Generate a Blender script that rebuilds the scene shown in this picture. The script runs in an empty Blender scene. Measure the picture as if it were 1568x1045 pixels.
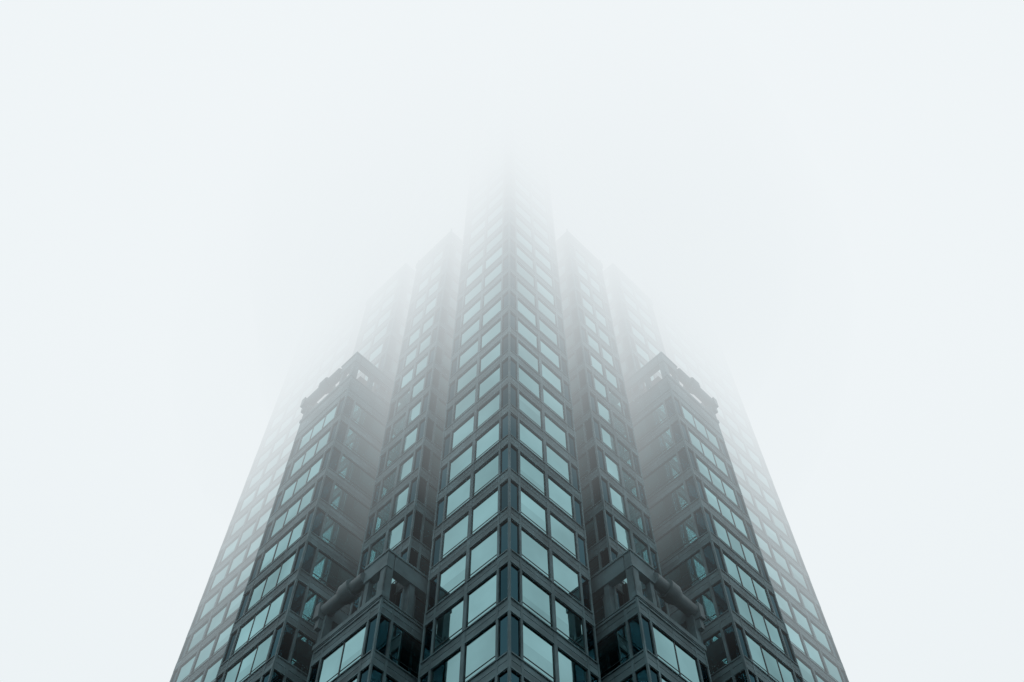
import bpy, math, random
from mathutils import Vector, Matrix
random.seed(7)
sc = bpy.context.scene
sc.view_settings.view_transform = 'Standard'
sc.view_settings.look = 'None'
sc.view_settings.exposure = 0

D = 38.0          # camera to nearest corner of the tower
FH = 3.95         # storey height
CAMZ = 1.7
ZPH = 1.7 + 38.0 - 10*FH   # phase of floor slabs (z of sill lines)
R2 = math.sqrt(2)

# ---------------------------------------------------------------- materials
def new_mat(name):
    m = bpy.data.materials.new(name); m.use_nodes = True
    nt = m.node_tree
    for n in list(nt.nodes):
        nt.nodes.remove(n)
    out = nt.nodes.new('ShaderNodeOutputMaterial')
    return m, nt, out

def surf_mat(name, col, rough, metal=0.0, nscale=0.0, namt=0.0, bump=0.0, tint=False, spec=None):
    m, nt, out = new_mat(name)
    if metal > .5:      # coated mirror glass
        p = nt.nodes.new('ShaderNodeBsdfGlossy'); cin = p.inputs['Color']
    else:
        p = nt.nodes.new('ShaderNodeBsdfPrincipled'); cin = p.inputs['Base Color']
        if spec is not None:
            p.inputs['Specular IOR Level'].default_value = spec
    nt.links.new(p.outputs[0], out.inputs[0])
    p.inputs['Roughness'].default_value = rough
    rgb = nt.nodes.new('ShaderNodeRGB'); rgb.outputs[0].default_value = (*col, 1)
    src = rgb.outputs[0]
    tc = nt.nodes.new('ShaderNodeTexCoord')
    if namt > 0:
        n1 = nt.nodes.new('ShaderNodeTexNoise'); n1.inputs['Scale'].default_value = nscale
        n1.inputs['Detail'].default_value = 4
        nt.links.new(tc.outputs['Object'], n1.inputs['Vector'])
        mr = nt.nodes.new('ShaderNodeMapRange')
        mr.inputs['From Min'].default_value = 0.3; mr.inputs['From Max'].default_value = 0.7
        mr.inputs['To Min'].default_value = 1 - namt; mr.inputs['To Max'].default_value = 1 + namt
        nt.links.new(n1.outputs['Fac'], mr.inputs['Value'])
        vm = nt.nodes.new('ShaderNodeVectorMath'); vm.operation = 'SCALE'
        nt.links.new(src, vm.inputs[0]); nt.links.new(mr.outputs[0], vm.inputs['Scale'])
        src = vm.outputs[0]
    if tint:
        at = nt.nodes.new('ShaderNodeAttribute'); at.attribute_name = 'tint'
        vm = nt.nodes.new('ShaderNodeVectorMath'); vm.operation = 'SCALE'
        nt.links.new(src, vm.inputs[0]); nt.links.new(at.outputs['Fac'], vm.inputs['Scale'])
        src = vm.outputs[0]
    nt.links.new(src, cin)
    if bump > 0:
        n2 = nt.nodes.new('ShaderNodeTexNoise'); n2.inputs['Scale'].default_value = 0.5 if metal > .5 else 9
        nt.links.new(tc.outputs['Object'], n2.inputs['Vector'])
        b = nt.nodes.new('ShaderNodeBump'); b.inputs['Strength'].default_value = bump
        b.inputs['Distance'].default_value = 0.05
        nt.links.new(n2.outputs['Fac'], b.inputs['Height'])
        nt.links.new(b.outputs[0], p.inputs['Normal'])
    return m

STONE = surf_mat('granite_cladding', (0.086, 0.142, 0.156), 0.6, 0, 0.6, 0.28, 0.0, tint=True, spec=0.10)
GLASS = surf_mat('reflective_glass', (0.228, 0.395, 0.412), 0.03, 1.0, 0.22, 0.15, 0.06, tint=True)
DARKG = surf_mat('dark_corner_glass', (0.022, 0.056, 0.070), 0.04, 1.0, 0.1, 0.1, 0, tint=True)
FRAME = surf_mat('window_frame_metal', (0.022, 0.038, 0.043), 0.45, 0.0, 1, 0, spec=.2)
BACK = surf_mat('backing_wall', (0.010, 0.016, 0.018), 0.9, 0, 1, 0, spec=.05)
PIPE = surf_mat('painted_steel', (0.065, 0.105, 0.115), 0.45, 0, 0.8, 0.2, spec=.3)
MATS = [STONE, GLASS, DARKG, FRAME, BACK, PIPE]

# ---------------------------------------------------------------- mesh batch
class Batch:
    def __init__(s): s.v=[]; s.f=[]; s.m=[]; s.t=[]
    def quad(s, pts, mat, t=1.0):
        i=len(s.v); s.v.extend(pts); s.f.append(tuple(range(i,i+len(pts)))); s.m.append(mat); s.t.append(t)
    def build(s, name, parent):
        me=bpy.data.meshes.new(name); me.from_pydata([tuple(p) for p in s.v],[],s.f)
        for m in MATS: me.materials.append(m)
        me.polygons.foreach_set('material_index', s.m)
        at=me.attributes.new('tint','FLOAT','FACE'); at.data.foreach_set('value', s.t)
        me.update()
        o=bpy.data.objects.new(name,me); sc.collection.objects.link(o)
        if parent: o.parent=parent
        return o

def W(a,b,z):
    return ((a-b)/R2, D+(a+b)/R2, z)

class Face:
    """facade frame : origin (a,b), along-vector u, outward normal n, in plan (a,b)"""
    def __init__(s, o, u, n, B, flip): s.o=o; s.u=u; s.n=n; s.B=B; s.flip=flip
    def P(s,u,d,z):
        return W(s.o[0]+s.u[0]*u+s.n[0]*d, s.o[1]+s.u[1]*u+s.n[1]*d, z)
    def q(s,p,mat,t=1.0):
        if s.flip: p=p[::-1]
        s.B.quad(p,mat,t)
    def box(s,u0,u1,d0,d1,z0,z1,mat,t=1.0,ends=True):
        P=s.P
        s.q([P(u0,d1,z0),P(u1,d1,z0),P(u1,d1,z1),P(u0,d1,z1)],mat,t)
        s.q([P(u0,d0,z0),P(u1,d0,z0),P(u1,d1,z0),P(u0,d1,z0)],mat,t)
        s.q([P(u0,d1,z1),P(u1,d1,z1),P(u1,d0,z1),P(u0,d0,z1)],mat,t)
        if ends:
            s.q([P(u0,d0,z0),P(u0,d1,z0),P(u0,d1,z1),P(u0,d0,z1)],mat,t)
            s.q([P(u1,d1,z0),P(u1,d0,z0),P(u1,d0,z1),P(u1,d1,z1)],mat,t)
    def pane(s,u0,u1,z0,z1,dark,thin=0.04):
        d=-PD
        mat=2 if dark else 1
        if dark: t=random.uniform(.8,1.4)
        else:
            t=random.gauss(1.0,0.06)
            if random.random()<.07: t*=.82
        P=s.P
        e=[random.uniform(-.005,.005) for _ in range(3)]
        e3=e[2]+e[1]-e[0]
        if (not dark) and random.random()<.22:
            # blind drawn part-way behind the glass: upper part of the pane reads a little lighter
            f=random.choice((.35,.5,.65,.8)); zm=z1-(z1-z0)*f
            g=(zm-z0)/(z1-z0); el=e[0]+(e[2]-e[0])*g; er=e[1]+(e3-e[1])*g
            s.q([P(u0,d+e[0],z0),P(u1,d+e[1],z0),P(u1,d+er,zm),P(u0,d+el,zm)],mat,t*.94)
            s.q([P(u0,d+el,zm),P(u1,d+er,zm),P(u1,d+e3,z1),P(u0,d+e[2],z1)],mat,t*1.08)
        else:
            s.q([P(u0,d+e[0],z0),P(u1,d+e[1],z0),P(u1,d+e3,z1),P(u0,d+e[2],z1)],mat,t)
        w=thin; fo=d+0.035
        s.box(u0,u1,d,fo,z0,z0+w,3); s.box(u0,u1,d,fo,z1-w,z1,3)
        s.box(u0,u0+w,d,fo,z0+w,z1-w,3); s.box(u1-w,u1,d,fo,z0+w,z1-w,3)
        if not dark:     # low transom rail
            s.box(u0+w,u1-w,d+.01,fo-.01,z0+.42,z0+.455,3)

TH=0.20; PD=0.09; POST=0.13
WIN=2.85      # window height
def facade(fc, L, z0, z1, nb, corner=0.72, split=1, pier=0.28):
    cols=[]; piers=[]
    c0=POST; CP=.17
    if corner>0:
        cols.append((c0,c0+corner,True)); piers.append((c0+corner,c0+corner+CP))
        s=c0+corner+CP; e=L-s
        cols.append((L-c0-corner,L-c0,True)); piers.append((e,e+CP))
    else:
        s=c0; e=L-c0
    bw=(e-s-(nb-1)*pier)/nb
    for i in range(nb):
        u=s+i*(bw+pier)
        for k in range(split):
            a=u+k*bw/split; cols.append((a,a+bw/split,False))
        if i<nb-1: piers.append((u+bw,u+bw+pier))
    n0=math.ceil((z0-ZPH)/FH-1e-6); n1=math.floor((z1-ZPH)/FH+1e-6)
    for (a,b) in piers:
        for n in range(n0,n1+1):
            za=ZPH+n*FH; zt=min(za+FH,z1)
            if zt-za>0.1: fc.box(a,b,-TH,0.0,za+0.012,zt-0.012,0,random.uniform(.85,1.12))
    for n in range(n0,n1+1):
        za=ZPH+n*FH
        if za+WIN<z1-0.3:
            for (a,b,dk) in cols: fc.pane(a,b,za,za+WIN,dk)
            sa=za+WIN; sb=min(za+FH,z1)
        else:
            sa=za; sb=z1
            if sb-sa<0.1: continue
        segs=sorted([(a,b) for a,b in piers]); spans=[]; cur=POST
        for a,b in segs:
            if a>cur+0.01: spans.append((cur,a))
            cur=b
        if L-POST>cur+0.01: spans.append((cur,L-POST))
        h=sb-sa
        for (a,b) in spans:
            k=max(1,round((b-a)/1.7)); 
            for i in range(k):
                p=a+(b-a)*i/k+(0.01 if i else 0); q=a+(b-a)*(i+1)/k-(0.01 if i<k-1 else 0)
                fc.box(p,q,-TH,-0.02,sa+0.10,sa+h*0.52-0.02,0,random.uniform(.80,1.14))
                fc.box(p,q,-TH,-0.02,sa+h*0.52+0.02,sb-0.11,0,random.uniform(.80,1.14))
        fc.box(POST,L-POST,0.003,0.05,sb-0.10,sb-0.01,0,0.95)
        for (a,b) in spans:
            fc.box(a,b,-TH,-0.005,sb-0.10,sb-0.0,0,0.95)
            fc.box(a,b,-TH,0.03,sa,sa+0.09,0,1.15)

def block(B, a0,a1,b0,b1,z0,z1, na, nb, mirror, sides='aAbB', corner=0.72, split=1):
    def T(a,b): return (b,a) if mirror else (a,b)
    def V(u): return T(*u)
    def F(o,u,n,flip): return Face(V(o),V(u),V(n),B,flip ^ mirror)
    La=a1-a0; Lb=b1-b0
    if 'b' in sides: facade(F((a0,b0),(1,0),(0,-1),False),La,z0,z1,na,corner,split)
    if 'B' in sides: facade(F((a1,b1),(-1,0),(0,1),False),La,z0,z1,na,corner,split)
    if 'a' in sides: facade(F((a0,b1),(0,-1),(-1,0),False),Lb,z0,z1,nb,corner,1)
    if 'A' in sides: facade(F((a1,b0),(0,1),(1,0),False),Lb,z0,z1,nb,corner,1)
    def rawbox(x0,x1,y0,y1,zz0,zz1,mat,t=1):
        fc=F((x0,y0),(1,0),(0,-1),False)
        fc.box(0,x1-x0,-(y1-y0),0,zz0,zz1,mat,t)
        P=fc.P; d=-(y1-y0); fc.q([P(x1-x0,d,zz0),P(0,d,zz0),P(0,d,zz1),P(x1-x0,d,zz1)],mat,t)
    rawbox(a0+TH-.01,a1-TH+.01,b0+TH-.01,b1-TH+.01,z0,z1-0.05,4)
    for (x,y) in ((a0,b0),(a1-POST,b0),(a0,b1-POST),(a1-POST,b1-POST)):
        n=math.ceil((z0-ZPH)/FH-1e-6)
        while ZPH+n*FH<z1-0.2:
            za=ZPH+n*FH; zt=min(za+FH,z1)
            rawbox(x,x+POST,y,y+POST,za+0.012,za+WIN,0,random.uniform(.9,1.1))
            if zt>za+WIN+.05:
                rawbox(x-.01,x+POST+.01,y-.01,y+POST+.01,za+WIN+0.004,zt-0.004,0,random.uniform(.9,1.1))
            n+=1
    return rawbox

tower=bpy.data.objects.new('skyscraper',None); sc.collection.objects.link(tower)

def d(x): return x*D
Z0=ZPH
B=Batch(); block(B,0,d(.187),0,d(.187),Z0,d(4.7),2,2,False); B.build('corner_shaft',tower)
B=Batch(); block(B,d(.06),d(1.04),d(.06),d(1.04),Z0,d(4.4),10,10,False,sides='ab',corner=.72); B.build('central_core',tower)

def loggia(rb, a0,a1,b0,b1,zt,mir,B):
    h=FH*0.98; ph=1.25
    rb(a0+1.3,a1-1.0,b0+1.6,b1,zt-h,zt-0.5,4)
    for x in (a0,a1-.55):
        rb(x,x+.55,b0,b0+.55,zt-h,zt-0.0,0,.9)
    rb(a0+.04,a0+.5,b0+2.0,b0+2.4,zt-h,zt-ph,0,.85)
    rb(a0+1.7,a0+2.05,b0+.06,b0+.45,zt-h,zt-ph,0,.85)
    rb(a0-.06,a0+.5,b0+.56,b1,zt-ph,zt+.02,0,1.0)
    rb(a0-.06,a0+2.1,b0-.06,b0+.45,zt-ph,zt+.04,0,1.02)
    rb(a0-.14,a0+2.16,b0-.14,b0+.50,zt+.045,zt+.2,0,1.1)
    rb(a0-.14,a0+.58,b0+.51,b1,zt+.045,zt+.2,0,1.1)
    rb(a1-.5,a1+.05,b0+.56,b1,zt-ph,zt,0,.9)
    rb(a0-.07,a1+.07,b0-.09,b0+.3,zt-h-.05,zt-h+.35,0,1.0)
    def T(a,b): return (b,a) if mir else (a,b)
    def cyl(x0,x1,yc,zc,r,mat=5,n=28):
        ring=lambda x,rr:[W(*T(x,yc+rr*math.cos(2*math.pi*k/n)),zc+rr*math.sin(2*math.pi*k/n)) for k in range(n)]
        A=ring(x0,r); C=ring(x1,r)
        for k in range(n):
            j=(k+1)%n; B.quad([A[k],A[j],C[j],C[k]],mat,1)
        B.quad(A,mat,1); B.quad(C[::-1],mat,1)
    zc=zt-.70
    cyl(a0+2.1,a1-.2,b0+.05,zc,.46)
    m=a0+(a1-a0)*.58
    cyl(m-.4,m+.4,b0+.05,zc+.05,.66)
    cyl(m+.4,m+.65,b0+.05,zc+.03,.56)
    rb(a1-.35,a1+.12,b0-.50,b0-.001,zt-1.5,zt-.25,5)
    rb(a1-.30,a1+.06,b0-.30,b0-.002,zt-2.3,zt-1.51,5)

for mir in (False,True):
    B=Batch(); rb=block(B,d(.223),d(.370),d(-.02),d(.15),Z0,d(2.83),2,2,mir)
    rb(d(.223)-.1,d(.370)+.1,d(-.02)-.1,d(.15),d(2.83)+.01,d(2.83)+1.2,0)
    B.build('inner_bay',tower)
    B=Batch(); rb=block(B,d(.422),d(.60),d(-.028),d(.16),Z0,d(2.9),2,2,mir)
    rb(d(.422)-.1,d(.60)+.1,d(-.028)-.1,d(.16),d(2.9)+.01,d(2.9)+1.2,0)
    B.build('middle_bay',tower)
    B=Batch(); block(B,d(.68),d(1.084),d(0.001),d(.34),Z0,d(4.2),5,4,mir,sides='abA')
    B.build('outer_shaft',tower)
    B=Batch(); zt=d(1.318)+CAMZ
    rb=block(B,d(.211),d(.376),d(-.069),d(.14),Z0,zt-FH*.98-.05,1,2,mir,corner=.8,split=2)
    loggia(rb,d(.211),d(.376),d(-.069),d(.14),zt,mir,B)
    B.build('lower_projecting_block',tower)
    B=Batch(); zt=d(2.20)+CAMZ; bb=d(-.111)
    rb=block(B,d(.417),d(.607),bb,d(.15),Z0,zt-FH*.98-.05,1,2,mir,corner=.8,split=3)
    loggia(rb,d(.417),d(.607),bb,d(.15),zt,mir,B)
    B.build('upper_projecting_block',tower)

# ---------------------------------------------------------------- ground
def sheet(name,x0,x1,y0,y1,z,mat):
    me=bpy.data.meshes.new(name); me.from_pydata([(x0,y0,z),(x1,y0,z),(x1,y1,z),(x0,y1,z)],[],[(0,1,2,3)])
    me.materials.append(mat); o=bpy.data.objects.new(name,me); sc.collection.objects.link(o); return o
ASPH=surf_mat('asphalt',(0.05,0.052,0.055),.85,0,3,.25,0)
PAVE=surf_mat('plaza_paving',(0.16,0.165,0.165),.75,0,1.2,.2,0)
sheet('ground',-4000,4000,-4000,4000,0,ASPH)
pv=sheet('plaza_pavement',-75,75,-8,140,0.13,PAVE)
me=pv.data; me.clear_geometry()
x0,x1,y0,y1,z1=-75,75,-8,140,.13
me.from_pydata([(x0,y0,0.004),(x1,y0,0.004),(x1,y1,0.004),(x0,y1,0.004),(x0,y0,z1),(x1,y0,z1),(x1,y1,z1),(x0,y1,z1)],[],
  [(4,5,6,7),(0,1,5,4),(1,2,6,5),(2,3,7,6),(3,0,4,7)])
me.update()

# ---------------------------------------------------------------- fog bank
fog=bpy.data.objects.new('fog_bank',None); sc.collection.objects.link(fog)
def volmat(name,s,c):
    m,nt,out=new_mat(name)
    ab=nt.nodes.new('ShaderNodeVolumeAbsorption'); ab.inputs['Color'].default_value=(0,0,0,1); ab.inputs['Density'].default_value=s
    em=nt.nodes.new('ShaderNodeEmission')  # fog glows by itself, in place of the daylight it would scatter
    em.inputs['Color'].default_value=(c[0],c[1],c[2],1); em.inputs['Strength'].default_value=s
    ad=nt.nodes.new('ShaderNodeAddShader')
    nt.links.new(ab.outputs[0],ad.inputs[0]); nt.links.new(em.outputs[0],ad.inputs[1]); nt.links.new(ad.outputs[0],out.inputs['Volume'])
    return m
def sig(zr):
    return 0.08+1.6*max(0,zr-1.3)**1.05+1.3*max(0,zr-2.4)
edges=[1.15,1.5,1.8,2.05,2.3,2.5,2.75,3.05,3.5,4.1,5.2]
def slab(z0,z1,i):
    s=sig((z0+z1)/2)/D
    k=min(1,max(0,((z0+z1)/2-1.2)/1.5))
    z0=z0*D+CAMZ+.01; z1=z1*D+CAMZ-.01
    lo=Vector((.66,.765,.80)); hi=Vector((.99,.998,1.01)); c=lo.lerp(hi,k)  # lower layers glow greyer: shade in front of the tower set by colour
    m=volmat('fog_volume_%02d'%i,s,c)
    R=2500
    me=bpy.data.meshes.new('fog_layer')
    v=[(-R,-R,z0),(R,-R,z0),(R,R,z0),(-R,R,z0),(-R,-R,z1),(R,-R,z1),(R,R,z1),(-R,R,z1)]
    me.from_pydata(v,[],[(0,3,2,1),(4,5,6,7),(0,1,5,4),(1,2,6,5),(2,3,7,6),(3,0,4,7)])
    me.materials.append(m); o=bpy.data.objects.new('layer_%02d'%i,me); sc.collection.objects.link(o); o.parent=fog
for i in range(len(edges)-1):
    slab(edges[i],edges[i+1],i)
# added dim volumes: the tower's soft shade in the fog, put into their colour
import bmesh
from mathutils import noise
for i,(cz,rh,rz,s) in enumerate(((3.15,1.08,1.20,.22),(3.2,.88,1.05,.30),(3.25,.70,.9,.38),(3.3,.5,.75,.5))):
    me=bpy.data.meshes.new('tower_shade'); bm=bmesh.new()
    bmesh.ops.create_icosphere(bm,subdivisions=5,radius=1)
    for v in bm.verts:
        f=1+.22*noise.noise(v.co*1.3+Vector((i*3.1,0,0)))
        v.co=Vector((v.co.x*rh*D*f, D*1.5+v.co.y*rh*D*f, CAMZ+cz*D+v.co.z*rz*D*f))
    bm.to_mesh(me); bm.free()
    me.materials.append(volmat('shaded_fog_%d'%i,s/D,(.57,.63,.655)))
    o=bpy.data.objects.new('tower_shade_%d'%i,me); sc.collection.objects.link(o); o.parent=fog

# ---------------------------------------------------------------- world + sun
w=bpy.data.worlds.new('World'); sc.world=w; w.use_nodes=True
w.cycles.sampling_method='NONE'
nt=w.node_tree; bg=nt.nodes['Background']
sky=nt.nodes.new('ShaderNodeTexSky'); sky.sky_type='NISHITA'; sky.sun_disc=False
sky.sun_elevation=math.radians(50); sky.sun_rotation=math.radians(0)
nt.links.new(sky.outputs[0],bg.inputs[0]); bg.inputs[1].default_value=.06
sl=bpy.data.lights.new('sun','SUN'); sl.energy=1.0; sl.angle=math.radians(15); sl.color=(1,.97,.93)
sl.cycles.max_bounces=0
so=bpy.data.objects.new('sun',sl); sc.collection.objects.link(so)
so.rotation_euler=(math.radians(-40),0,0)

# ---------------------------------------------------------------- camera
cd=bpy.data.cameras.new('camera'); cam=bpy.data.objects.new('camera',cd); sc.collection.objects.link(cam)
cam.location=(0,0,CAMZ); cam.rotation_euler=(math.radians(90+61.8),0,0)
cd.sensor_width=36; cd.lens=36.0; cd.shift_x=.0026; cd.clip_end=10000
sc.camera=cam
